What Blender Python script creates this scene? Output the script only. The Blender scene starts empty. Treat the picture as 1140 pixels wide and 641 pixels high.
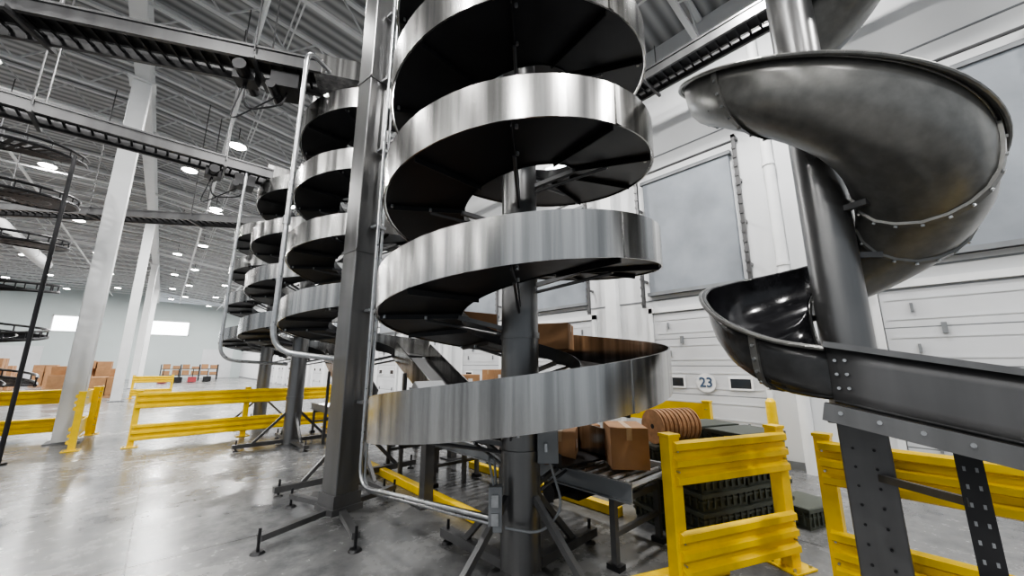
import bpy, math, random
from mathutils import Vector, Matrix
random.seed(4)
S=bpy.context.scene
C=bpy.context.collection

# ---------------------------------------------------------------- materials
def mat(name,col,rough=0.5,metal=0.0,var=0.12,scale=4.0,stretch=(1,1,1),rvar=0.08,bump=0.0,emit=None,spec=0.5,detail=4):
    m=bpy.data.materials.new(name); m.use_nodes=True
    nt=m.node_tree; N=nt.nodes; L=nt.links
    b=N['Principled BSDF']
    b.inputs['Roughness'].default_value=rough
    b.inputs['Metallic'].default_value=metal
    b.inputs['Specular IOR Level'].default_value=spec
    tc=N.new('ShaderNodeTexCoord'); mp=N.new('ShaderNodeMapping')
    mp.inputs['Scale'].default_value=stretch
    L.new(tc.outputs['Object'],mp.inputs['Vector'])
    nz=N.new('ShaderNodeTexNoise'); nz.inputs['Scale'].default_value=scale; nz.inputs['Detail'].default_value=detail
    L.new(mp.outputs['Vector'],nz.inputs['Vector'])
    cr=N.new('ShaderNodeValToRGB')
    cr.color_ramp.elements[0].position=0.3; cr.color_ramp.elements[1].position=0.7
    cr.color_ramp.elements[0].color=tuple(max(0,c*(1-var)) for c in col)+(1,)
    cr.color_ramp.elements[1].color=tuple(min(1,c*(1+var)) for c in col)+(1,)
    L.new(nz.outputs['Fac'],cr.inputs['Fac']); L.new(cr.outputs['Color'],b.inputs['Base Color'])
    mr=N.new('ShaderNodeMapRange')
    mr.inputs['To Min'].default_value=max(0.02,rough-rvar); mr.inputs['To Max'].default_value=min(1,rough+rvar)
    L.new(nz.outputs['Fac'],mr.inputs['Value']); L.new(mr.outputs['Result'],b.inputs['Roughness'])
    if bump>0:
        bp=N.new('ShaderNodeBump'); bp.inputs['Strength'].default_value=bump; bp.inputs['Distance'].default_value=0.02
        L.new(nz.outputs['Fac'],bp.inputs['Height']); L.new(bp.outputs['Normal'],b.inputs['Normal'])
    if emit:
        b.inputs['Emission Color'].default_value=tuple(emit[0])+(1,)
        b.inputs['Emission Strength'].default_value=emit[1]
    return m

M={}
M['steel']=mat('brushed_stainless',(0.45,0.445,0.435),0.23,1.0,0.42,9,(1.6,1.6,0.03),0.06,0.05,detail=5)
M['steel_dark']=mat('grey_painted_steel',(0.12,0.12,0.122),0.36,0.5,0.15,6,(1,1,0.1))
M['post']=mat('post_steel',(0.19,0.19,0.19),0.32,0.8,0.12,8,(1,1,0.05))
M['black']=mat('black_chute_bed',(0.014,0.014,0.016),0.45,0.1,0.3,5)
M['blackm']=mat('black_metal',(0.02,0.02,0.022),0.4,0.3,0.3,5)
M['slide']=mat('grey_slide_steel',(0.175,0.174,0.166),0.31,0.5,0.16,14,(1,1,1),0.07,0.0,detail=6)
M['slide_low']=mat('black_slide_plastic',(0.045,0.045,0.045),0.20,0.2,0.2,10)
M['slide_in']=mat('slide_black_liner',(0.014,0.014,0.016),0.14,0.1,0.3,12)
M['galv']=mat('galvanised',(0.48,0.49,0.50),0.30,0.9,0.12,20)
M['boxgrey']=mat('junction_grey',(0.24,0.25,0.26),0.5,0.1,0.06)
M['yellow']=mat('safety_yellow',(0.83,0.56,0.008),0.38,0.0,0.08,7)
M['white']=mat('white_paint',(0.73,0.74,0.745),0.5,0.0,0.04,3)
M['joist']=mat('joist_paint',(0.64,0.65,0.655),0.6,0.0,0.05,3)
M['wall']=mat('precast_wall',(0.66,0.67,0.68),0.7,0.0,0.05,0.7)
M['wallb']=mat('painted_back_wall',(0.46,0.51,0.51),0.7,0.0,0.05,0.3)
M['curtain']=mat('grey_insulated_panel',(0.22,0.24,0.265),0.6,0.1,0.18,1.6)
M['door']=mat('sectional_door',(0.56,0.57,0.585),0.45,0.0,0.04,2)
M['trim']=mat('grey_trim',(0.18,0.19,0.20),0.6)
M['glassd']=mat('dark_vision_glass',(0.03,0.035,0.04),0.1)
M['window']=mat('daylight_window',(0.9,0.93,0.95),0.3,emit=((0.92,0.97,1.0),7.0))
M['lamp']=mat('lamp_lens',(1,1,1),0.3,emit=((1,0.97,0.90),40.0))
M['card']=mat('cardboard',(0.36,0.20,0.10),0.8,0.0,0.14,5)
M['tape']=mat('packing_tape',(0.48,0.32,0.18),0.3)
M['wood']=mat('reel_fibreboard',(0.42,0.24,0.13),0.75,0.0,0.25,14)
M['tote']=mat('olive_plastic',(0.06,0.068,0.055),0.5,0.0,0.2,6)
M['red']=mat('red_paint',(0.35,0.05,0.06),0.5)
M['blue']=mat('navy_ink',(0.05,0.09,0.16),0.5)
M['labelw']=mat('label_white',(0.75,0.75,0.75),0.5)

def floor_mat():
    m=bpy.data.materials.new('polished_concrete'); m.use_nodes=True
    nt=m.node_tree; N=nt.nodes; L=nt.links; b=N['Principled BSDF']
    tc=N.new('ShaderNodeTexCoord')
    n1=N.new('ShaderNodeTexNoise'); n1.inputs['Scale'].default_value=0.7; n1.inputs['Detail'].default_value=9; n1.inputs['Roughness'].default_value=0.66
    n2=N.new('ShaderNodeTexNoise'); n2.inputs['Scale'].default_value=5; n2.inputs['Detail'].default_value=10; n2.inputs['Roughness'].default_value=0.7
    L.new(tc.outputs['Object'],n1.inputs['Vector']); L.new(tc.outputs['Object'],n2.inputs['Vector'])
    mx=N.new('ShaderNodeMath'); mx.operation='MULTIPLY_ADD'; mx.inputs[1].default_value=0.4
    L.new(n2.outputs['Fac'],mx.inputs[0]); 
    m2=N.new('ShaderNodeMath'); m2.operation='MULTIPLY'; m2.inputs[1].default_value=0.6
    L.new(n1.outputs['Fac'],m2.inputs[0]); L.new(m2.outputs[0],mx.inputs[2])
    cr=N.new('ShaderNodeValToRGB'); e=cr.color_ramp.elements
    e[0].position=0.40; e[0].color=(0.085,0.087,0.09,1); e[1].position=0.60; e[1].color=(0.205,0.205,0.203,1)
    L.new(mx.outputs[0],cr.inputs['Fac'])
    br=N.new('ShaderNodeTexBrick'); br.offset=0; br.inputs['Scale'].default_value=1.0
    br.inputs['Brick Width'].default_value=4.6; br.inputs['Row Height'].default_value=4.6; br.inputs['Mortar Size'].default_value=0.008
    br.inputs['Color1'].default_value=(1,1,1,1); br.inputs['Color2'].default_value=(1,1,1,1); br.inputs['Mortar'].default_value=(0.4,0.4,0.4,1)
    L.new(tc.outputs['Object'],br.inputs['Vector'])
    mm=N.new('ShaderNodeMixRGB'); mm.blend_type='MULTIPLY'; mm.inputs[0].default_value=1
    L.new(cr.outputs['Color'],mm.inputs[1]); L.new(br.outputs['Color'],mm.inputs[2]); L.new(mm.outputs[0],b.inputs['Base Color'])
    mr=N.new('ShaderNodeMapRange'); mr.inputs['From Min'].default_value=0.35; mr.inputs['From Max'].default_value=0.65
    mr.inputs['To Min'].default_value=0.15; mr.inputs['To Max'].default_value=0.34
    L.new(mx.outputs[0],mr.inputs['Value']); L.new(mr.outputs[0],b.inputs['Roughness'])
    b.inputs['Specular IOR Level'].default_value=0.5
    return m
M['floor']=floor_mat()
def deck_mat():
    m=bpy.data.materials.new('corrugated_deck'); m.use_nodes=True
    nt=m.node_tree; N=nt.nodes; L=nt.links; b=N['Principled BSDF']; b.inputs['Roughness'].default_value=0.5
    tc=N.new('ShaderNodeTexCoord'); w=N.new('ShaderNodeTexWave'); w.bands_direction='Y'; w.inputs['Scale'].default_value=1.1
    L.new(tc.outputs['Object'],w.inputs['Vector'])
    cr=N.new('ShaderNodeValToRGB'); cr.color_ramp.elements[0].color=(0.18,0.185,0.19,1); cr.color_ramp.elements[1].color=(0.44,0.445,0.45,1)
    L.new(w.outputs['Color'],cr.inputs['Fac']); L.new(cr.outputs['Color'],b.inputs['Base Color'])
    bp=N.new('ShaderNodeBump'); bp.inputs['Strength'].default_value=0.7; bp.inputs['Distance'].default_value=0.05
    L.new(w.outputs['Fac'],bp.inputs['Height']); L.new(bp.outputs['Normal'],b.inputs['Normal'])
    return m
M['deck']=deck_mat()

# ---------------------------------------------------------------- mesh builder
class MB:
    def __init__(s): s.v=[]; s.f=[]
    def box(s,x0,x1,y0,y1,z0,z1):
        n=len(s.v)
        s.v+=[(x0,y0,z0),(x1,y0,z0),(x1,y1,z0),(x0,y1,z0),(x0,y0,z1),(x1,y0,z1),(x1,y1,z1),(x0,y1,z1)]
        s.f+=[tuple(n+i for i in q) for q in [(0,3,2,1),(4,5,6,7),(0,1,5,4),(1,2,6,5),(2,3,7,6),(3,0,4,7)]]
        return s
    def cbox(s,c,sz,rz=0,taper=1.0):
        n=len(s.v); ca,sa=math.cos(rz),math.sin(rz)
        for dz in(-1,1):
            k=taper if dz<0 else 1
            for dx,dy in((-1,-1),(1,-1),(1,1),(-1,1)):
                x=dx*sz[0]/2*k; y=dy*sz[1]/2*k
                s.v.append((c[0]+x*ca-y*sa,c[1]+x*sa+y*ca,c[2]+dz*sz[2]/2))
        s.f+=[tuple(n+i for i in q) for q in [(0,3,2,1),(4,5,6,7),(0,1,5,4),(1,2,6,5),(2,3,7,6),(3,0,4,7)]]
        return s
    def bar(s,p,q,w,h,up=(0,0,1)):
        p=Vector(p);q=Vector(q);d=(q-p).normalized();u=Vector(up)
        if abs(d.dot(u))>0.99:u=Vector((1,0,0))
        r=d.cross(u).normalized()*w/2;u=r.cross(d).normalized()*h/2
        n=len(s.v)
        for e in(p,q):
            for a,b in((-1,-1),(1,-1),(1,1),(-1,1)): s.v.append(tuple(e+r*a+u*b))
        s.f+=[tuple(n+i for i in k) for k in [(0,1,2,3),(4,7,6,5),(0,4,5,1),(1,5,6,2),(2,6,7,3),(3,7,4,0)]]
        return s
    def tube(s,p,q,r,n=12,r2=None):
        p=Vector(p);q=Vector(q);d=(q-p).normalized();u=Vector((0,0,1)) if abs(d.z)<0.9 else Vector((1,0,0))
        a=d.cross(u).normalized();b=d.cross(a); k=len(s.v)
        r2=r if r2 is None else r2
        for e,rr in((p,r),(q,r2)):
            for i in range(n):
                t=2*math.pi*i/n; s.v.append(tuple(e+(a*math.cos(t)+b*math.sin(t))*rr))
        for i in range(n):
            j=(i+1)%n; s.f.append((k+i,k+j,k+n+j,k+n+i))
        s.f.append(tuple(k+i for i in range(n))[::-1]); s.f.append(tuple(k+n+i for i in range(n)))
        return s
    def grid(s,rows,closed=False):
        k=len(s.v);m=len(rows[0])
        for r in rows: s.v+= [tuple(p) for p in r]
        for i in range(len(rows)-1):
            for j in range(m if closed else m-1):
                j2=(j+1)%m
                s.f.append((k+i*m+j,k+i*m+j2,k+(i+1)*m+j2,k+(i+1)*m+j))
        if closed:
            s.f.append(tuple(k+j for j in range(m))[::-1]); s.f.append(tuple(k+(len(rows)-1)*m+j for j in range(m)))
        return s
    def obj(s,name,m,parent=None,smooth=False,bevel=0):
        me=bpy.data.meshes.new(name); me.from_pydata(s.v,[],s.f); me.update()
        import bmesh
        bm=bmesh.new(); bm.from_mesh(me); bmesh.ops.recalc_face_normals(bm,faces=bm.faces); bm.to_mesh(me); bm.free()
        o=bpy.data.objects.new(name,me); C.objects.link(o)
        me.materials.append(M[m] if isinstance(m,str) else m)
        if smooth:
            for p in me.polygons: p.use_smooth=True
            md=o.modifiers.new('es','EDGE_SPLIT'); md.split_angle=math.radians(35)
        if bevel:
            md=o.modifiers.new('bv','BEVEL'); md.width=bevel; md.segments=2; md.limit_method='ANGLE'
        if parent:
            o.parent=parent; o.matrix_parent_inverse=Matrix.Translation(-parent.location)
        return o
def empty(name,loc=(0,0,0)):
    e=bpy.data.objects.new(name,None); e.location=loc; e.empty_display_size=0.2; C.objects.link(e); return e
def pipe(name,pts,r,m,parent=None,fillet=0.12):
    P=[Vector(p) for p in pts]; out=[P[0]]
    for i in range(1,len(P)-1):
        a=(P[i-1]-P[i]);b=(P[i+1]-P[i]);f=min(fillet,a.length*0.45,b.length*0.45)
        s0=P[i]+a.normalized()*f; s1=P[i]+b.normalized()*f
        for k in range(7):
            t=k/6; out.append(s0*(1-t)**2+P[i]*2*t*(1-t)+s1*t*t)
    out.append(P[-1])
    cu=bpy.data.curves.new(name,'CURVE'); cu.dimensions='3D'; cu.bevel_depth=r; cu.bevel_resolution=3; cu.use_fill_caps=True
    sp=cu.splines.new('POLY'); sp.points.add(len(out)-1)
    for i,p in enumerate(out): sp.points[i].co=(p.x,p.y,p.z,1)
    o=bpy.data.objects.new(name,cu); C.objects.link(o); cu.materials.append(M[m])
    if parent: o.parent=parent; o.matrix_parent_inverse=Matrix.Translation(-parent.location)
    return o

# ---------------------------------------------------------------- room shell
WX=7.5; BY=60; LX=-30; FY=-9; CZ=9.95
def cz(x): return CZ-max(0,x+1.3)*0.13      # roof falls towards the dock wall
MB().box(LX,WX+0.3,FY,BY+0.3,-0.2,0).obj('floor','floor')
rows=[[(x,y,cz(x)+dz) for x,dz in((LX,0),(-1.3,0),(WX+0.3,0),(WX+0.3,0.15),(-1.3,0.15),(LX,0.15))] for y in(FY,BY+0.3)]
MB().grid(rows,True).obj('ceiling','deck')
MB().box(WX,WX+0.3,FY,BY+0.3,0,cz(WX)).obj('wall_right','wall')
MB().box(LX,WX,BY,BY+0.3,0,cz(WX)).box(LX,-1.3,BY,BY+0.3,cz(WX),CZ).obj('wall_back','wallb')
MB().box(WX-0.02,WX,FY,BY,0,0.12).obj('baseboard_right','trim')
j=MB()
y=-8.2
while y<59.5:
    for x0,x1 in((LX,-1.3),(-1.3,WX-0.02)):
        for dz in(-0.05,-0.75): j.bar((x0,y,cz(x0)+dz),(x1,y,cz(x1)+dz),0.11,0.07)
        n=int((x1-x0)/(0.62 if y<26 else 1.2)); st=(x1-x0)/n
        for k in range(n):
            a,b=(-0.75,-0.05) if k%2==0 else (-0.05,-0.75)
            xa=x0+k*st; xb=xa+st
            j.bar((xa,y,cz(xa)+a),(xb,y,cz(xb)+b),0.032,0.032)
    y+=1.75
j.obj('roof_joists','joist')
g=MB()
for gx in(-22,-18,-9.5,-6,1.2,3.6,5.8): 
    g.bar((gx,FY,cz(gx)-0.72),(gx,BY-0.1,cz(gx)-0.72),0.03,0.03); g.bar((gx,FY,cz(gx)-0.1),(gx,BY-0.1,cz(gx)-0.1),0.03,0.03)
g.obj('joist_bridging','joist')
g=MB()
for gx in(-1.3,-13.3,-25.3):
    g.box(gx-0.02,gx+0.02,FY,BY,CZ-1.35,CZ-0.78)
    g.box(gx-0.14,gx+0.14,FY,BY,CZ-1.37,CZ-1.33)
    g.box(gx-0.14,gx+0.14,FY,BY,CZ-0.80,CZ-0.76)
g.obj('roof_girders','white')
sp=MB()
for x in(-5,0.6,4.2): sp.tube((x,FY,cz(x)-0.95),(x,BY-0.3,cz(x)-0.95),0.05,8)
for yy in(3.8,9.8,15.8,21.8,33.8): 
    sp.tube((LX,yy,CZ-1.05),(-1.3,yy,CZ-1.05),0.04,8); sp.tube((-1.3,yy,CZ-1.05),(WX-0.4,yy,cz(WX-0.4)-1.05),0.04,8)
sp.obj('sprinkler_pipes','white',smooth=True)
dm=MB(); dm.tube((-6.8,-6,8.3),(-6.8,40,8.3),0.33,24)
for y in range(-6,40,2): dm.tube((-6.8,y,8.3),(-6.8,y+0.06,8.3),0.35,24)
for y in range(-4,40,6): dm.bar((-6.8,y,8.62),(-6.8,y,CZ-0.7),0.04,0.01)
dm.obj('ventilation_duct','joist',smooth=True)

def steel_col(x,y):
    e=empty('building_column',(x,y,0))
    b=MB(); b.box(x-0.17,x+0.17,y-0.17,y+0.17,0.02,CZ-1.40); b.obj('shaft','white',e,bevel=0.02)
    MB().box(x-0.26,x+0.26,y-0.26,y+0.26,0,0.03).obj('base_plate','trim',e)
    MB().box(x-0.25,x+0.25,y-0.25,y+0.25,CZ-1.41,CZ-1.37).obj('cap_plate','white',e)
for yy in(12.5,24.5,36.5,48.5): steel_col(-1.3,yy)
for yy in(12.5,24.5,36.5,48.5): steel_col(-13.3,yy)

def dock(y1,num=None,n=0):
    y0=y1-1.86
    e=empty('door_%d'%n,(WX,(y0+y1)/2,0))
    d=MB()
    for k in range(5):
        d.box(WX-0.06,WX,y0,y1,0.02+k*0.52,0.02+(k+1)*0.52-0.016)
        d.box(WX-0.067,WX,y0+0.05,y1-0.05,0.02+k*0.52+0.10,0.02+k*0.52+0.13)
        d.box(WX-0.067,WX,y0+0.05,y1-0.05,0.02+k*0.52+0.37,0.02+k*0.52+0.40)
    d.obj('panels','door',e)
    f=MB()
    for k in range(1,5): f.box(WX-0.058,WX,y0,y1,0.004+k*0.52,0.02+k*0.52)
    f.obj('panel_joints','trim',e)
    f=MB(); f.box(WX-0.09,WX,y0-0.09,y0-0.01,0,2.75); f.box(WX-0.09,WX,y1+0.01,y1+0.09,0,2.75); f.box(WX-0.09,WX,y0-0.09,y1+0.09,2.64,2.74)
    f.obj('frame','white',e)
    w=MB()
    for c in(y1-0.36,y0+0.36): w.box(WX-0.08,WX-0.05,c-0.16,c+0.16,1.19,1.35)
    w.obj('vision_panes','glassd',e)
    w=MB()
    for c in(y1-0.36,y0+0.36):
        w.box(WX-0.085,WX-0.05,c-0.19,c+0.19,1.16,1.19);w.box(WX-0.085,WX-0.05,c-0.19,c+0.19,1.35,1.38)
        w.box(WX-0.085,WX-0.05,c-0.19,c-0.16,1.19,1.35);w.box(WX-0.085,WX-0.05,c+0.16,c+0.19,1.19,1.35)
    w.obj('pane_frames','labelw',e)
    h=MB()
    for z in(0.5,1.75,2.3):
        for c in(y0+0.3,y1-0.3): h.box(WX-0.09,WX-0.06,c-0.015,c+0.015,z,z+0.12)
    h.box(WX-0.10,WX-0.06,(y0+y1)/2+0.35,(y0+y1)/2+0.40,2.0,2.14)
    h.obj('latches','trim',e)
    c=MB(); c.box(WX-0.10,WX,y0+0.12,y1+0.02,3.0,5.55); c.obj('upper_panel','curtain',e,bevel=0.02)
    c=MB()
    for z in(3.0,5.5): c.box(WX-0.13,WX,y0+0.08,y1+0.06,z,z+0.07)
    c.obj('panel_rails','trim',e)
    r=MB()
    for yy in(y0-0.02,y1+0.12):
        r.box(WX-0.22,WX-0.16,yy-0.03,yy+0.03,2.75,5.8); r.box(WX-0.22,WX,yy-0.03,yy+0.03,5.74,5.8)
        for z in(3.3,4.1,4.9): r.box(WX-0.17,WX,yy-0.02,yy+0.02,z,z+0.05)
        for z in [2.8+0.18*i for i in range(16)]: r.box(WX-0.235,WX-0.22,yy-0.035,yy+0.035,z,z+0.05)
    r.obj('lift_tracks','steel_dark',e)
    sp=MB(); sp.tube((WX-0.2,y0-0.05,5.68),(WX-0.2,y1+0.15,5.68),0.025,8); sp.obj('torsion_shaft','steel_dark',e)
    if num:
        s=MB(); s.tube((WX-0.085,(y0+y1)/2,1.27),(WX-0.078,(y0+y1)/2,1.27),0.17,24); s.obj('number_disc','labelw',e)
        cu=bpy.data.curves.new('number','FONT'); cu.body=num; cu.size=0.24; cu.align_x='CENTER'; cu.align_y='CENTER'; cu.extrude=0.002; cu.offset=0.004
        o=bpy.data.objects.new('number_text',cu); C.objects.link(o); cu.materials.append(M['blue'])
        o.rotation_euler=(math.radians(90),0,math.radians(-90)); o.location=(WX-0.09,(y0+y1)/2,1.27)
        o.parent=e; o.matrix_parent_inverse=Matrix.Translation(-e.location)
nn=1
for k in range(-2,13):
    dock(3.8+3.4*k,str(23-k) if -1<=k<2 else None,nn); nn+=1
p=MB()
for k in range(0,13,1):
    yy=4.75+3.4*k
    p.box(WX-0.16,WX,yy-0.14,yy+0.14,0,cz(WX)-0.8)
p.obj('trim_1','white')
p=MB(); p.tube((WX-0.12,1.45,0.0),(WX-0.12,1.45,cz(WX)-0.8),0.085,16)
for z in(1.5,3.2,5,6.8): p.tube((WX-0.12,1.45,z),(WX-0.12,1.45,z+0.06),0.10,16)
p.obj('downpipe','white',smooth=True)
p=MB()
for z in(2.9,6.1): p.box(WX-0.012,WX,FY,BY,z,z+0.025)
p.obj('trim_2','trim')
for i in range(9):
    yy=6.35+6.8*i
    e=empty('window_%d'%(i+1),(WX,yy,6.8))
    MB().box(WX-0.03,WX,yy-0.42,yy+0.42,6.45,7.15).obj('pane','window',e)
    f=MB(); 
    f.box(WX-0.05,WX,yy-0.47,yy-0.42,6.4,7.2);f.box(WX-0.05,WX,yy+0.42,yy+0.47,6.4,7.2);f.box(WX-0.05,WX,yy-0.47,yy+0.47,6.4,6.45);f.box(WX-0.05,WX,yy-0.47,yy+0.47,7.15,7.2)
    f.obj('frame','white',e)
for i,xx in enumerate((-22,-14.5,-7.2,0.2)):
    e=empty('window_%d'%(i+20),(xx,BY,5))
    MB().box(xx-1.6,xx+1.6,BY-0.03,BY,5.0,6.5).obj('pane','window',e)
    f=MB(); f.box(xx-1.7,xx-1.6,BY-0.06,BY,4.9,6.6); f.box(xx+1.6,xx+1.7,BY-0.06,BY,4.9,6.6); f.box(xx-1.7,xx+1.7,BY-0.06,BY,4.9,5.0); f.box(xx-1.7,xx+1.7,BY-0.06,BY,6.5,6.6)
    f.obj('frame','white',e)
MB().box(-12,-9,BY-0.06,BY,0,3.4).obj('door_30','door')
MB().box(3.5,6.5,BY-0.06,BY,0,3.4).obj('door_31','door')

# ---------------------------------------------------------------- spiral chutes
def spiral(name,cx,cy,R,rin,pitch,z0,phi0,turns,coltop,colr=0.155,hb=0.27):
    e=empty(name,(cx,cy,0))
    n=int(turns*72)
    A=[math.radians(phi0)+turns*2*math.pi*i/n for i in range(n+1)]
    def P(r,a,z): return (cx+r*math.cos(a),cy+r*math.sin(a),z)
    zb=lambda i:z0+pitch*turns*i/n
    rows=[]
    for i,a in enumerate(A):
        z=zb(i); rows.append([P(R-0.01,a,z),P(rin,a,z+0.03),P(rin,a,z+0.012),P(R-0.01,a,z-0.018)])
    MB().grid(rows,True).obj('bed','black',e,smooth=True)
    rows=[]
    for i,a in enumerate(A):
        z=zb(i); rows.append([P(R,a,z-0.03),P(R+0.010,a,z-0.03),P(R+0.014,a,z+hb),P(R+0.002,a,z+hb)])
    MB().grid(rows,True).obj('outer_guard','steel',e,smooth=True)
    rows=[]
    for i,a in enumerate(A):
        z=zb(i); rows.append([P(rin-0.006,a,z+0.0),P(rin+0.002,a,z+0.0),P(rin+0.002,a,z+0.12),P(rin-0.006,a,z+0.12)])
    MB().grid(rows,True).obj('inner_guard','blackm',e,smooth=True)
    rb=MB(); st=MB(); bl=MB()
    step=math.radians(36); a=A[0]+math.radians(8); k=0
    while a<A[-1]:
        z=z0+pitch*(a-A[0])/(2*math.pi)
        rb.bar(P(rin,a,z-0.008),P(R-0.02,a,z-0.036),0.010,0.04)
        if k%2==0:
            st.tube(P(colr-0.01,a,z-0.16),P(rin+0.28,a,z-0.05),0.014,8)
            st.bar(P(colr-0.01,a,z-0.10),P(rin+0.02,a,z-0.02),0.035,0.035)
            for rr in(rin+0.28,R-0.06): bl.tube(P(rr,a+0.03,z-0.045),P(rr,a+0.03,z-0.02),0.012,8)
        a+=step;k+=1
    rb.obj('bed_ribs','blackm',e); st.obj('support_arms','steel_dark',e,smooth=True)
    bl.obj('bolts','galv',e)
    se=MB(); a=A[0]+math.radians(20)
    while a<A[-1]:
        z=z0+pitch*(a-A[0])/(2*math.pi)
        se.grid([[P(R+0.012,a+t,z-0.028),P(R+0.018,a+t,z-0.028),P(R+0.019,a+t,z+hb-0.002),P(R+0.013,a+t,z+hb-0.002)] for t in(0,0.035)],True)
        a+=math.radians(120)
    se.obj('guard_seams','steel',e)
    c=MB(); c.tube((cx,cy,0.03),(cx,cy,coltop),colr,32); c.obj('column','post',e,smooth=True)
    c=MB()
    for z in [0.9+pitch*q for q in range(int((coltop-1)/pitch))]: c.tube((cx,cy,z),(cx,cy,z+0.05),colr+0.012,32)
    c.tube((cx,cy,0.0),(cx,cy,0.03),0.26,24)
    c.obj('column_collars','post',e,smooth=True)
    b=MB(); ft=MB()
    for q in range(4):
        a=math.radians(3+90*q)
        b.bar(P(0.12,a,0.085),P(0.98,a,0.085),0.09,0.07)
        b.bar(P(colr-0.01,a,0.62),P(0.66,a,0.11),0.045,0.045)
        ft.tube(P(0.92,a,0.015),P(0.92,a,0.20),0.014,8); ft.tube(P(0.92,a,0.0),P(0.92,a,0.02),0.055,16,0.04)
    b.obj('outriggers','steel_dark',e); ft.obj('levelling_feet','blackm',e,smooth=True)
    return e
main=spiral('spiral_chute',2.2,2.32,1.15,0.50,0.91,0.70,0,6.2,6.9)
spB=spiral('spiral_chute',2.2,5.75,1.12,0.50,0.93,1.73,0,4.4,6.3)
spC=spiral('spiral_chute',2.15,9.1,1.12,0.50,0.93,1.73,0,3.95,6.0)
spD=spiral('spiral_chute',2.15,12.6,1.12,0.50,0.93,1.73,0,3.95,6.0)
def exit_chute(x,y0,y1,z0,z1,w=0.6):
    e=empty('exit_chute',(x,y0,0))
    b=MB(); b.bar((x,y0,z0),(x,y1,z1),w,0.02); b.obj('bed','black',e)
    b=MB()
    for s in(-1,1): b.bar((x+s*w/2,y0,z0+0.12),(x+s*w/2,y1,z1+0.12),0.012,0.27)
    b.obj('side_guards','steel',e)
    b=MB(); ym=y1+0.3*(y0-y1); zm=z1+0.3*(z0-z1)
    for yy,zz in((ym,zm),(y0-0.4,z0-0.4*(z0-z1)/(y0-y1))):
        for s in(-1,1): b.bar((x+s*w/2,yy,0),(x+s*w/2,yy,zz-0.02),0.05,0.05)
        b.bar((x-w/2,yy,0.5),(x+w/2,yy,0.5),0.04,0.04)
    b.obj('legs','steel_dark',e)
exit_chute(3.01,5.75,4.15,1.70,0.86); exit_chute(2.96,9.1,7.6,1.70,0.86)

def carton(x,y,z,sx,sy,sz,rz=0,tilt=0):
    e=empty('cardboard_box',(x,y,z))
    MB().cbox((x,y,z+sz/2),(sx,sy,sz),rz).obj('body','card',e,bevel=0.004)
    t=MB(); t.cbox((x,y,z+sz+0.001),(sx+0.004,0.05,0.002),rz)
    ca,sa=math.cos(rz),math.sin(rz)
    for s in(-1,1):
        t.cbox((x+s*(sx/2+0.001)*ca,y+s*(sx/2+0.001)*sa,z+sz*0.85),(0.002,0.05,sz*0.3),rz)
    t.obj('tape','tape',e)
    l=MB(); l.cbox((x+sa*(sy/2+0.001),y-ca*(sy/2+0.001),z+sz*0.55),(sx*0.22,0.002,sz*0.25),rz); l.obj('label','labelw',e)
    return e
def on_main(phi,r,sx,sy,sz):
    a=math.radians(phi); z=0.70+0.91*phi/360+0.06
    carton(2.2+r*math.cos(a),2.32+r*math.sin(a),z,sx,sy,sz,a+math.pi/2)
on_main(390,0.84,0.60,0.36,0.26)
on_main(446,0.84,0.50,0.34,0.22)
on_main(476,0.84,0.36,0.30,0.18)
on_main(75,0.82,0.40,0.30,0.24)

e=empty('junction_box',(2.3,2.12,0.95))
MB().cbox((2.30,2.12,0.98),(0.16,0.10,0.24),math.radians(-42)).obj('enclosure','boxgrey',e,bevel=0.008)
MB().cbox((2.245,2.085,0.98),(0.02,0.03,0.06),math.radians(-42)).obj('latch','galv',e)
pipe('cable',[(2.30,2.10,0.87),(2.36,2.02,0.55),(2.15,2.05,0.42),(1.98,2.25,0.45)],0.010,'boxgrey',e,0.15)
e=empty('switch_box',(1.93,2.33,0.55))
MB().cbox((1.93,2.30,0.58),(0.10,0.08,0.30),math.radians(-42)).obj('enclosure','boxgrey',e,bevel=0.006)
MB().cbox((1.895,2.265,0.64),(0.05,0.02,0.08),math.radians(-42)).obj('switch_plate','galv',e)
MB().cbox((1.895,2.265,0.52),(0.05,0.02,0.08),math.radians(-42)).obj('outlet_plate','galv',e)
pipe('cable',[(1.92,2.31,0.73),(1.90,2.35,0.92),(1.98,2.38,0.9),(2.0,2.36,0.6)],0.010,'boxgrey',e,0.1)

PXp,PYp=1.58,4.45
e=empty('support_post',(PXp,PYp,0))
c=MB(); c.cbox((PXp,PYp,4.2),(0.26,0.29,8.1),math.radians(10)); c.obj('shaft','post',e,bevel=0.012)
c=MB(); c.cbox((PXp,PYp,0.14),(0.34,0.36,0.06),math.radians(10)); c.cbox((PXp,PYp,0.23),(0.30,0.32,0.12),math.radians(10))
f=MB()
for a in(200,262,20,110):
    r=math.radians(a); ex,ey=PXp+0.8*math.cos(r),PYp+0.8*math.sin(r)
    c.bar((PXp,PYp,0.13),(ex,ey,0.12),0.07,0.05); f.tube((ex,ey,0),(ex,ey,0.02),0.06,16,0.045); f.tube((ex,ey,0.02),(ex,ey,0.2),0.013,8)
c.obj('base','steel_dark',e); f.obj('levelling_feet','blackm',e,smooth=True)
c=MB()
for z in(2.9,5.2,7.3): c.cbox((PXp,PYp,z),(0.28,0.31,0.03),math.radians(10))
c.obj('splice_bands','post',e)
e=empty('electrical_conduit',(1.66,4.20,0.3))
pipe('riser',[(1.68,4.20,8.2),(1.68,4.20,0.36),(1.93,2.36,0.50)],0.020,'galv',e,0.22)
pipe('riser_2',[(1.75,4.24,8.2),(1.75,4.24,0.30),(1.97,2.40,0.44)],0.016,'galv',e,0.2)
k=MB()
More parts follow.
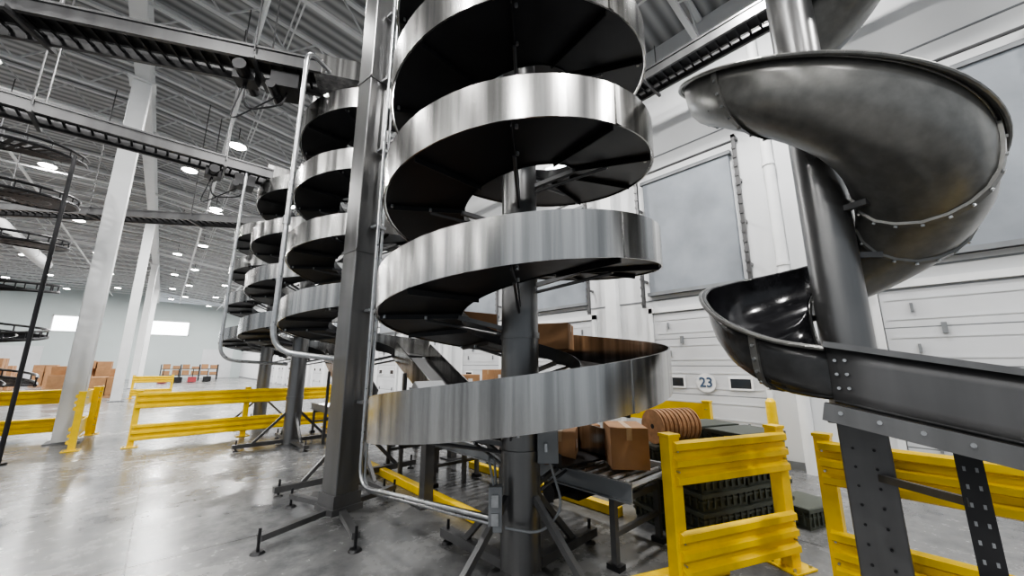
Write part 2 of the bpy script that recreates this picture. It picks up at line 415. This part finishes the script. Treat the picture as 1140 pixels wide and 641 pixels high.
for z in(1.2,2.2,3.2,4.2,5.2,6.2): k.cbox((1.70,4.25,z),(0.14,0.10,0.03),0.2)
k.obj('clamps','galv',e)
e=empty('electrical_conduit',(0.83,4.83,1.7))
pipe('riser',[(1.2,5.1,5.60),(0.86,4.86,5.60),(0.86,4.86,1.74),(1.5,4.6,1.66)],0.030,'galv',e,0.25)
MB().tube((0.86,4.86,3.2),(0.86,4.86,3.3),0.042,12).obj('coupling','galv',e)
e=empty('electrical_conduit',(0.8,8.8,1.7))
pipe('riser',[(1.1,8.8,5.5),(0.75,8.8,5.5),(0.75,8.8,1.68),(1.9,8.9,1.6)],0.030,'galv',e,0.3)

# ---------------------------------------------------------------- overhead tracks
def track(p,q,z,w=0.5,drive=True):
    p=Vector((p[0],p[1],z)); q=Vector((q[0],q[1],z)); d=(q-p).normalized(); nrm=Vector((-d.y,d.x,0)); Ln=(q-p).length
    e=empty('overhead_conveyor',p)
    b=MB()
    for s in(-1,1):
        o=nrm*s*w/2
        b.bar(p+o+Vector((0,0,0.09)),q+o+Vector((0,0,0.09)),0.05,0.03); b.bar(p+o-Vector((0,0,0.09)),q+o-Vector((0,0,0.09)),0.05,0.03)
        b.bar(p+o,q+o,0.012,0.18)
    b.obj('side_channels','steel_dark',e)
    r=MB(); t=0.05
    while t<Ln:
        c=p+d*t; r.bar(c-nrm*w/2,c+nrm*w/2,0.03,0.03); t+=0.16
    r.bar(p+Vector((0,0,0.05)),q+Vector((0,0,0.05)),w*0.7,0.02)
    r.obj('slats','blackm',e)
    h=MB(); t=0.8
    while t<Ln:
        c=p+d*t
        for s in(-1,1): 
            c1=c+nrm*s*(w/2+0.04); h.tube(c1,Vector((c1.x,c1.y,cz(c1.x)-0.72)),0.012,6)
        h.bar(c-nrm*(w/2+0.1)-Vector((0,0,0.13)),c+nrm*(w/2+0.1)-Vector((0,0,0.13)),0.05,0.05)
        t+=2.4
    h.obj('hangers','steel_dark',e)
    if drive:
        m=MB(); c=p+d*0.45-Vector((0,0,0.25)); a=math.atan2(d.y,d.x)
        m.cbox(tuple(c),(0.34,0.36,0.22),a); c2=p+d*0.95-Vector((0,0,0.22)); m.cbox(tuple(c2),(0.26,0.22,0.18),a)
        m.tube(c2-nrm*0.28,c2+nrm*0.28,0.08,14); m.tube(c+d*0.15-nrm*0.2-Vector((0,0,0.12)),c+d*0.15+nrm*0.2-Vector((0,0,0.12)),0.06,12)
        m.obj('drive_motor','blackm',e)
        pipe('cable',[c,c-Vector((0,0,0.35))+nrm*0.1,c2-Vector((0,0,0.5)),c2],0.012,'blackm',e,0.2)
        pipe('cable_2',[c2,c2-Vector((0,0,0.7))+d*0.15,c-Vector((0,0,0.15))+d*0.1],0.010,'blackm',e,0.2)
        g=MB(); g.cbox(tuple(p-d*0.2+Vector((0,0,0.05))),(0.6,0.5,0.30),a); g.obj('infeed_housing','steel',e)
track((1.2,5.35),(-6,8.7),5.65)
track((1.2,9.0),(-9,9.0),5.5)
track((2.9,11.7),(-9,19.3),5.6,0.5,False)
track((6.5,-5),(6.5,30),7.15,0.5,False)

# ---------------------------------------------------------------- left wire spirals
def wire_spiral(cx,cy,R,rin,pitch,z0,turns):
    e=empty('wire_spiral_conveyor',(cx,cy,0)); n=int(turns*48); b=MB()
    for rr,dz,tr in((R,0,0.03),(R,0.14,0.025),(rin,0,0.025),(rin,0.1,0.02),((R+rin)/2,0,0.02)):
        prev=None
        for i in range(n+1):
            a=2*math.pi*turns*i/n; z=z0+pitch*turns*i/n+dz; P=(cx+rr*math.cos(a),cy+rr*math.sin(a),z)
            if prev: b.tube(prev,P,tr,6)
            prev=P
    for i in range(0,n,1):
        a=2*math.pi*turns*i/n; z=z0+pitch*turns*i/n
        b.bar((cx+rin*math.cos(a),cy+rin*math.sin(a),z),(cx+R*math.cos(a),cy+R*math.sin(a),z),0.07,0.02)
        if i%2==0: b.bar((cx+R*math.cos(a),cy+R*math.sin(a),z),(cx+R*math.cos(a),cy+R*math.sin(a),z+0.13),0.02,0.02)
    b.obj('wire_helix','blackm',e)
    c=MB(); c.tube((cx,cy,0),(cx,cy,z0+pitch*turns+0.4),0.09,16)
    for i in range(0,n,10):
        a=2*math.pi*turns*i/n; z=z0+pitch*turns*i/n; c.bar((cx,cy,z-0.05),(cx+rin*math.cos(a),cy+rin*math.sin(a),z),0.04,0.04)
    for q in range(4):
        a=math.pi/2*q; c.bar((cx,cy,0.06),(cx+0.9*math.cos(a),cy+0.9*math.sin(a),0.06),0.08,0.08)
    c.obj('centre_mast','steel_dark',e)
wire_spiral(-3.0,11.7,1.25,0.5,0.91,1.2,5.0)
wire_spiral(-6.6,15.5,1.2,0.55,0.91,1.2,5.0)
for x,y in((-1.75,10.45),(-3.0,9.6)):
    e=empty('hanger_pole',(x,y,0))
    MB().tube((x,y,0),(x,y,5.5),0.032,10).obj('pole','blackm',e)
    MB().tube((x,y,0),(x,y,0.03),0.10,16).obj('foot','blackm',e)

# ---------------------------------------------------------------- right bolted slide
def slide():
    cx,cy=3.42,0.38
    e=empty('bolted_spiral_slide',(cx,cy,0))
    keys=[(-300,6.8),(-174,5.55),(0,4.62),(60,4.30),(110,4.02),(150,3.70),(186,3.42),(225,3.15),(262,2.92),(310,2.70),(366,2.50),(420,2.34),(465,2.18),(490,1.97),(510,1.80),(540,1.66)]
    def lip(a):
        for (a0,z0),(a1,z1) in zip(keys,keys[1:]):
            if a<=a1:
                t=(a-a0)/(a1-a0); return z0+(z1-z0)*t
        return keys[-1][1]
    def lips(a): return sum(lip(a+d) for d in(-16,-8,0,8,16))/5
    prof=[(0.86,0.0),(0.83,0.012),(0.82,0.0),(0.818,-0.08),(0.805,-0.18),(0.78,-0.27),(0.73,-0.35),(0.66,-0.41),(0.57,-0.45),(0.46,-0.465),(0.35,-0.44),(0.26,-0.39),(0.20,-0.31),(0.175,-0.22),(0.16,-0.20)]
    prof2=[(0.86,0.0),(0.83,0.012),(0.82,0.0),(0.82,-0.08),(0.82,-0.16),(0.82,-0.23),(0.815,-0.28),(0.78,-0.30),(0.68,-0.30),(0.56,-0.30),(0.42,-0.30),(0.30,-0.30),(0.24,-0.29),(0.22,-0.22),(0.22,-0.12)]
    prof3=[(r,z*0.88) for r,z in prof2]
    def pr(off,w,pb):
        out=[]
        P=[(a[0]*(1-w)+b[0]*w,a[1]*(1-w)+b[1]*w) for a,b in zip(prof,pb)]
        for i,(r,z) in enumerate(P):
            if off==0: out.append((r,z)); continue
            p=P[max(0,i-1)];q=P[min(len(P)-1,i+1)]
            dx,dz=q[0]-p[0],q[1]-p[1]; l=math.hypot(dx,dz) or 1
            out.append((r-dz/l*off, z+dx/l*off))
        return out
    def section(a,off=0):
        t=math.radians(a); z=lips(a); w=max(0,min(1,(a-460)/80))
        return [(cx+r*math.cos(t),cy+r*math.sin(t),z+dz) for r,dz in pr(off,w,prof3)]
    def straight(s,off=0):
        z=1.70-0.22*s
        return [(cx-r,cy-s,z+dz) for r,dz in pr(off,1,prof2)]
    n=[-300+5*i for i in range(169)]
    for nm,mm,rng in(('shell_upper','slide',[a for a in n if a<=370]),('shell_lower','slide_low',[a for a in n if a>=370])):
        o=MB().grid([section(a) for a in rng]).obj(nm,mm,e,smooth=True)
        md=o.modifiers.new('so','SOLIDIFY'); md.thickness=0.006; md.offset=0
    MB().grid([section(a,-0.010)[2:-1] for a in n]).obj('liner','slide_in',e,smooth=True)
    ss=[0,0.25,0.5,1,1.5,2.0]
    o=MB().grid([straight(s) for s in ss]).obj('runout','steel_dark',e,smooth=True); md=o.modifiers.new('so','SOLIDIFY'); md.thickness=0.006
    MB().grid([straight(s,-0.010)[2:-1] for s in ss]).obj('runout_liner','slide_in',e,smooth=True)
    b=MB()
    for a,a2 in zip(n,n[1:]):
        p,q=section(a)[0],section(a2)[0]; b.tube(p,q,0.014,8)
    b.obj('rolled_lip','slide',e,smooth=True)
    fl=MB(); bo=MB()
    for a0 in(-60,10,80,152,262,300,370,440,515):
        r0=section(a0-1.6,0.004);r1=section(a0+1.6,0.004);r2=section(a0+1.6,0.022);r3=section(a0-1.6,0.022)
        R=[[p,q,u,v] for p,q,u,v in zip(r0,r1,r2,r3)]
        fl.grid(R[2:],True)
        m=section(a0,0.030); m2=section(a0,0.018)
        for i in range(3,len(m)-1): bo.tube(m2[i],m[i],0.010,8)
    fl.obj('joint_flanges','slide',e); bo.obj('flange_bolts','galv',e,smooth=True)
    u=MB(); u.bar((cx-0.80,cy+0.05,1.70-0.34),(cx-0.80,cy-2.0,1.70-0.44-0.34),0.05,0.09); u.bar((cx-0.25,cy+0.05,1.70-0.34),(cx-0.25,cy-2.0,1.70-0.44-0.34),0.05,0.09)
    u.bar((cx-0.86,cy-0.0,1.705),(cx-0.86,cy-2.0,1.705-0.44),0.03,0.03)
    u.obj('runout_rails','post',e)
    bb=MB()
    for i in range(14):
        s=0.02+i*0.14; z=1.70-0.22*s-0.34
        bb.tube((cx-0.826,cy-s,z),(cx-0.835,cy-s,z),0.010,8)
    for s in(0.03,0.07):
        for k in range(3): bb.tube((cx-0.822,cy-s,1.62-k*0.07),(cx-0.832,cy-s,1.62-k*0.07),0.008,8)
    bb.obj('rail_bolts','galv',e)
    c=MB(); c.tube((cx,cy,1.25),(cx,cy,8.0),0.145,32); c.obj('column','post',e,smooth=True)
    c=MB(); c.cbox((cx,cy,0.64),(0.20,0.24,1.24),math.radians(5)); c.cbox((cx,cy,0.02),(0.42,0.42,0.04)); c.cbox((cx,cy,1.24),(0.30,0.30,0.03)); c.obj('lower_leg','steel_dark',e,bevel=0.01)
    h=MB()
    for i in range(9): 
        for s in(-0.05,0.05): h.tube((cx-0.104,cy+s,0.2+i*0.11),(cx-0.110,cy+s,0.2+i*0.11),0.008,8)
    h.obj('leg_holes','blackm',e)
    ar=MB()
    for a in range(-240,480,60):
        t=math.radians(a);z=lips(a)-0.42; ar.bar((cx+0.12*math.cos(t),cy+0.12*math.sin(t),z+0.02),(cx+0.28*math.cos(t),cy+0.28*math.sin(t),z+0.01),0.04,0.04)
    ar.bar((cx-0.08,cy-0.05,0.92),(cx-0.5,cy-0.40,0.96),0.03,0.04)
    ar.obj('support_arms','steel_dark',e)
    lx,ly=cx-0.50,cy-0.42
    l=MB(); l.box(lx-0.005,lx,ly-0.045,ly+0.045,0.0,1.2); l.box(lx,lx+0.07,ly+0.04,ly+0.045,0,1.2); l.cbox((lx,ly,0.01),(0.18,0.18,0.02)); l.obj('slotted_leg','blackm',e)
    s=MB()
    for i in range(14):
        for dy in(-0.02,0.02): s.box(lx-0.008,lx-0.005,ly+dy-0.005,ly+dy+0.005,0.06+i*0.08,0.08+i*0.08)
    s.obj('leg_slots','boxgrey',e)
slide()

# ---------------------------------------------------------------- yellow guard rails
def guard(p,q,h=1.07,posts=2):
    p=Vector((p[0],p[1],0)); q=Vector((q[0],q[1],0)); d=(q-p).normalized(); nr=Vector((d.y,-d.x,0)); Ln=(q-p).length
    e=empty('safety_guard_rail',p); a=math.atan2(d.y,d.x)
    po=MB(); bt=MB()
    for i in range(posts):
        c=p+d*Ln*i/(posts-1)
        po.cbox((c.x,c.y,h/2+0.006),(0.10,0.10,h-0.012),a); po.cbox((c.x,c.y,h+0.005),(0.115,0.115,0.025),a); po.cbox((c.x,c.y,0.008),(0.25,0.25,0.016),a)
        for sx in(-0.09,0.09):
            for sy in(-0.09,0.09):
                w=c+d*sx+nr*sy; bt.tube((w.x,w.y,0.016),(w.x,w.y,0.035),0.012,8)
        for z in(0.22,0.36,h-0.24,h-0.10):
            for s in(-1,1):
                w=c+nr*s*0.0525; bt.tube(w+Vector((0,0,z)),w+nr*s*0.03+Vector((0,0,z)),0.008,8)
    po.obj('posts','yellow',e,bevel=0.004); bt.obj('bolts','galv',e)
    prof=[(0,0),(0.035,0.015),(0.035,0.06),(0,0.08),(0,0.12),(0.035,0.135),(0.035,0.175),(0,0.19),(0,0.23),(0.035,0.25),(0.035,0.295),(0,0.31),(-0.008,0.31),(-0.008,0)]
    ra=MB()
    for zb in(0.12,h-0.34):
        rows=[]
        for c in(p-d*0.02,q+d*0.02):
            rows.append([tuple(c+nr*(0.055+o)+Vector((0,0,zb+z))) for o,z in prof])
        ra.grid(rows,True)
    ra.obj('corrugated_rails','yellow',e)
    return e
guard((2.92,1.44),(3.98,1.02))
guard((3.80,0.66),(3.72,-1.9),1.07,3)
guard((-0.25,10.9),(3.4,10.9),1.07,3)
guard((-10.5,13.5),(-1.0,13.5),1.07,5)
guard((-1.05,13.4),(-1.05,11.2),1.07,2)
guard((-0.9,26.0),(0.5,26.0),1.07,2)
guard((5.9,2.3),(5.9,4.4),1.07,2)
def curb(x0,y0,x1,y1):
    MB().bar((x0,y0,0.05),(x1,y1,0.05),0.10,0.10).obj('yellow_floor_curb','yellow',bevel=0.01)
curb(2.62,7.2,2.62,3.4); curb(3.85,2.5,3.85,5.2); curb(2.62,1.7,3.5,1.35)
e=empty('safety_bollard',(6.85,1.75,0))
MB().tube((6.85,1.75,0),(6.85,1.75,1.05),0.07,16).tube((6.85,1.75,1.05),(6.85,1.75,1.10),0.07,16,0.03).obj('post','yellow',e,smooth=True)
MB().tube((6.85,1.75,0),(6.85,1.75,0.02),0.13,16).obj('base_plate','yellow',e)

# ---------------------------------------------------------------- conveyors
def conveyor(p,q,z,w=0.6,legs=1.4,roller=0.11):
    p=Vector((p[0],p[1],0)); q=Vector((q[0],q[1],0)); d=(q-p).normalized(); nr=Vector((-d.y,d.x,0)); Ln=(q-p).length
    e=empty('roller_conveyor',p); zz=Vector((0,0,1))
    b=MB()
    for s in(-1,1):
        o=nr*s*w/2
        b.bar(p+o+zz*(z-0.05),q+o+zz*(z-0.05),0.012,0.14); b.bar(p+o*1.04+zz*(z+0.02),q+o*1.04+zz*(z+0.02),0.04,0.012); b.bar(p+o*1.04+zz*(z-0.12),q+o*1.04+zz*(z-0.12),0.04,0.012)
    b.obj('side_frames','boxgrey',e)
    r=MB(); t=0.06
    while t<Ln: 
        c=p+d*t+zz*(z-0.03); r.tube(c-nr*(w/2-0.01),c+nr*(w/2-0.01),0.026,8); t+=roller
    r.obj('rollers','galv',e,smooth=True)
    l=MB(); f=MB(); t=0.2
    while t<Ln:
        c=p+d*t
        for s in(-1,1):
            o=nr*s*(w/2-0.03); l.bar(c+o+zz*0.04,c+o+zz*(z-0.12),0.05,0.05); f.cbox(tuple(c+o+zz*0.02),(0.12,0.09,0.04),math.atan2(d.y,d.x))
        l.bar(c-nr*(w/2-0.03)+zz*(z-0.18),c+nr*(w/2-0.03)+zz*(z-0.18),0.04,0.05); l.bar(c-nr*(w/2-0.03)+zz*0.25,c+nr*(w/2-0.03)+zz*0.25,0.04,0.04)
        t+=legs
    l.obj('legs','steel_dark',e); f.obj('feet','blackm',e)
    m=MB(); c=p+d*0.9+zz*(z-0.24); m.cbox(tuple(c),(0.35,0.3,0.18),math.atan2(d.y,d.x)); m.tube(c+nr*0.1,c+nr*0.38,0.08,14); m.obj('drive','blackm',e)
    return e
conveyor((3.26,1.75),(3.26,10.5),0.655,0.78)
conveyor((3.75,6.9),(7.2,6.9),1.12,0.6)
conveyor((4.5,3.6),(4.5,6.4),0.95,0.55)
conveyor((4.9,5.6),(7.0,5.6),1.02,0.5)
for x,y,z,sx,sy,sz,r in[(3.40,2.12,0.67,0.44,0.34,0.36,0.75),(3.05,2.62,0.67,0.38,0.30,0.30,0.6),(3.5,2.74,0.67,0.38,0.36,0.30,0.9),(3.5,2.74,0.972,0.30,0.26,0.18,0.7),(3.2,3.25,0.67,0.46,0.34,0.30,0.1),(3.2,3.25,0.972,0.36,0.30,0.18,0.2),(3.5,3.75,0.67,0.40,0.30,0.36,0.05),(3.3,7.0,0.67,0.5,0.36,0.30,0.1),
  (4.05,6.9,1.135,0.45,0.4,0.36,0.1),(4.9,6.9,1.135,0.5,0.4,0.25,0),(5.7,6.9,1.135,0.4,0.35,0.35,0.2),(6.5,6.9,1.135,0.4,0.35,0.3,0.0),(4.5,4.0,0.965,0.4,0.35,0.3,0.1),(4.5,4.6,0.965,0.36,0.32,0.24,0.2),(4.5,5.3,0.965,0.4,0.35,0.35,0.1),(5.6,5.6,1.035,0.5,0.35,0.25,0)]:
    carton(x,y,z,sx,sy,sz,r)
def hooded(x,y,z0,w,d,h,rz=0):
    e=empty('scanner_housing',(x,y,0)); ca,sa=math.cos(rz),math.sin(rz)
    pts=[(-w/2,z0),(w/2,z0),(w/2,z0+h*0.6),(w*0.1,z0+h),(-w/2,z0+h*0.55)]
    b=MB(); b.grid([[(x+a*ca-o*sa,y+a*sa+o*ca,zz) for a,zz in pts] for o in(-d/2,d/2)],True); b.obj('hood','boxgrey',e,bevel=0.01)
    l=MB(); l.cbox((x,y,z0/2),(0.12,0.12,z0),rz); l.cbox((x,y,0.01),(0.3,0.3,0.02),rz); l.obj('pedestal','steel_dark',e)
hooded(2.5,4.25,0.95,0.45,0.4,0.45,math.radians(90))
hooded(3.95,5.9,0.9,0.5,0.5,0.5,0)

# ---------------------------------------------------------------- totes and reels
def tote(x,y,z,sx,sy,sz,rz,e):
    b=MB(); b.cbox((x,y,z+sz/2),(sx,sy,sz),rz,0.92)
    b.cbox((x,y,z+sz-0.02),(sx+0.03,sy+0.03,0.035),rz); b.cbox((x,y,z+sz*0.55),(sx+0.0,sy+0.0,0.02),rz)
    ca,sa=math.cos(rz),math.sin(rz)
    for k in range(-3,4):
        for s in(-1,1):
            lx,ly=k*sx/7.5,s*(sy/2-0.002); b.cbox((x+lx*ca-ly*sa,y+lx*sa+ly*ca,z+sz*0.55),(0.015,0.025,sz*0.75),rz)
    for k in range(-2,3):
        for s in(-1,1):
            lx,ly=s*(sx/2-0.002),k*sy/5.5; b.cbox((x+lx*ca-ly*sa,y+lx*sa+ly*ca,z+sz*0.55),(0.025,0.015,sz*0.75),rz)
    b.obj('tote','tote',e)
def stack(x,y,n,rz=0.0,sx=0.6,sy=0.42,sz=0.155):
    e=empty('plastic_tote_stack',(x,y,0))
    for i in range(n): tote(x,y,i*sz,sx,sy,sz,rz,e)
stack(4.06,1.66,5,-0.35);stack(4.64,1.46,6,-0.35);stack(4.22,2.14,5,-0.35);stack(4.82,1.95,6,-0.35);stack(5.2,1.15,1,-0.35,0.5,0.4,0.2)
def reels(x,y,z,r,w,az,n,step):
    e=empty('cable_reel_stack',(x,y,z)); d=Vector((math.cos(az),math.sin(az),0)); b=MB(); v=MB(); h=MB()
    for i in range(n):
        c=Vector((x,y,z+r))+Vector(step)*i
        b.tube(c-d*w/2,c-d*(w/2-0.012),r,32); b.tube(c+d*w/2,c+d*(w/2-0.012),r,32)
        v.tube(c-d*w*0.48,c+d*w*0.48,r*0.8,28); h.tube(c-d*(w/2+0.003),c+d*(w/2+0.003),r*0.14,16)
    b.obj('flanges','wood',e); v.obj('winding','card',e,smooth=True); h.obj('hubs','blackm',e,smooth=True)
reels(3.99,2.12,0.777,0.175,0.05,math.radians(-22),9,(0.050,-0.022,0))

# ---------------------------------------------------------------- background goods
def pallet(x,y,rz=0,h=1.3):
    e=empty('pallet_of_cartons',(x,y,0)); b=MB()
    for i in(-0.5,0,0.5): b.box(x-0.6,x+0.6,y+i-0.05,y+i+0.05,0,0.1)
    for i in range(6): b.box(x-0.6+i*0.22,x-0.5+i*0.22,y-0.55,y+0.55,0.1,0.13)
    b.obj('pallet','wood',e); c=MB()
    z=0.13
    while z<h:
        hh=random.uniform(0.35,0.5)
        for i in(-1,1):
            for j_ in(-1,1):
                if z>0.8 and random.random()<0.3: continue
                c.cbox((x+i*0.29,y+j_*0.27,z+hh/2),(0.54,0.5,hh),random.uniform(-0.05,0.05))
        z+=hh+0.005
    c.obj('cartons','card',e,bevel=0.01)
for x,y in[(-1.9,28),(-3.3,28.4),(-2.6,31),(-9.5,42),(-11.2,43),(-8,44),(-12.6,38),(-6.3,44.5),(-14.5,39),(-4.5,46),(-10.5,36),(-7.5,29),(-8.9,28.5),(-6.1,30),(-7.2,38),(-5.0,40),(-13,46),(-10.4,28.2),(-6.8,32.5)]: pallet(x,y,0,random.uniform(1.0,1.6))
def jack(x,y,m):
    e=empty('pallet_truck',(x,y,0)); b=MB(); b.box(x-0.3,x-0.12,y-0.6,y+0.6,0.05,0.13).box(x+0.12,x+0.3,y-0.6,y+0.6,0.05,0.13).box(x-0.3,x+0.3,y-0.8,y-0.6,0.05,0.5); b.obj('forks','%s'%m,e)
    MB().tube((x,y-0.75,0.4),(x,y-1.0,1.2),0.03,8).tube((x-0.2,y-1.0,1.2),(x+0.2,y-1.0,1.2),0.02,8).obj('handle','blackm',e)
    MB().tube((x-0.2,y+0.5,0.06),(x+0.2,y+0.5,0.06),0.06,10).tube((x-0.1,y-0.7,0.08),(x+0.1,y-0.7,0.08),0.08,12).obj('wheels','blackm',e)
for i,x in enumerate((0.2,1.2,2.2,3.3)): jack(x,45+i*0.6,'red' if i%2==0 else 'blackm')
def rackrow(x0,x1,y):
    e=empty('parts_rack',(x0,y,0)); b=MB()
    x=x0
    while x<=x1+0.01:
        b.box(x-0.04,x+0.04,y-0.4,y-0.32,0,1.6);b.box(x-0.04,x+0.04,y+0.32,y+0.4,0,1.6); x+=1.5
    for z in(0.5,1.1): b.box(x0,x1,y-0.4,y+0.4,z,z+0.05)
    b.obj('frame','blackm',e); c=MB(); x=x0+0.4
    while x<x1-0.3:
        for z in(0.55,1.15): c.box(x-0.28,x+0.28,y-0.3,y+0.3,z,z+random.uniform(0.2,0.5))
        x+=0.75
    c.obj('bins','card',e)
rackrow(0.0,4.5,52)

# ---------------------------------------------------------------- lamps
def highbay(x,y,power):
    z=cz(x)-1.0
    e=empty('high_bay_lamp',(x,y,z))
    MB().tube((x,y,z+0.02),(x,y,z+0.22),0.26,20,0.12).obj('reflector','joist',e,smooth=True)
    MB().tube((x,y,z+0.22),(x,y,cz(x)-0.3),0.012,6).obj('stem','blackm',e)
    MB().tube((x,y,z),(x,y,z+0.02),0.22,20).obj('lens','lamp',e)
    if power:
        ld=bpy.data.lights.new('lamp_light','AREA'); ld.shape='DISK'; ld.size=0.5; ld.energy=power; ld.color=(1,0.985,0.965)
        lo=bpy.data.objects.new('lamp_light',ld); C.objects.link(lo); lo.location=(x,y,z-0.03); lo.parent=e; lo.matrix_parent_inverse=Matrix.Translation(-e.location)
for yy in(-4.5,1.2,7.0,14.5,21.5,29,37,45,53):
    for xx in(-20,-11,-4.2,0.9,5.2):
        highbay(xx,yy,340 if yy<24 else 480)
for yy in(18,25.2,33,41,49,57):
    for xx in(-16,-8,-0.2,3.2): highbay(xx,yy,0)

w=bpy.data.worlds.new('world'); S.world=w; w.use_nodes=True
bg=w.node_tree.nodes['Background']; bg.inputs[0].default_value=(0.86,0.93,1.0,1); bg.inputs[1].default_value=0.55

cd=bpy.data.cameras.new('camera'); cd.sensor_width=36; cd.lens=13.263; cd.clip_start=0.05; cd.clip_end=300
co=bpy.data.objects.new('camera',cd); C.objects.link(co); co.location=(0,0,1.6)
co.rotation_euler=(math.radians(90+11.44),0,math.radians(-42.3)); S.camera=co
S.view_settings.view_transform='AgX'; S.view_settings.look='AgX - Medium High Contrast'; S.view_settings.exposure=0.0
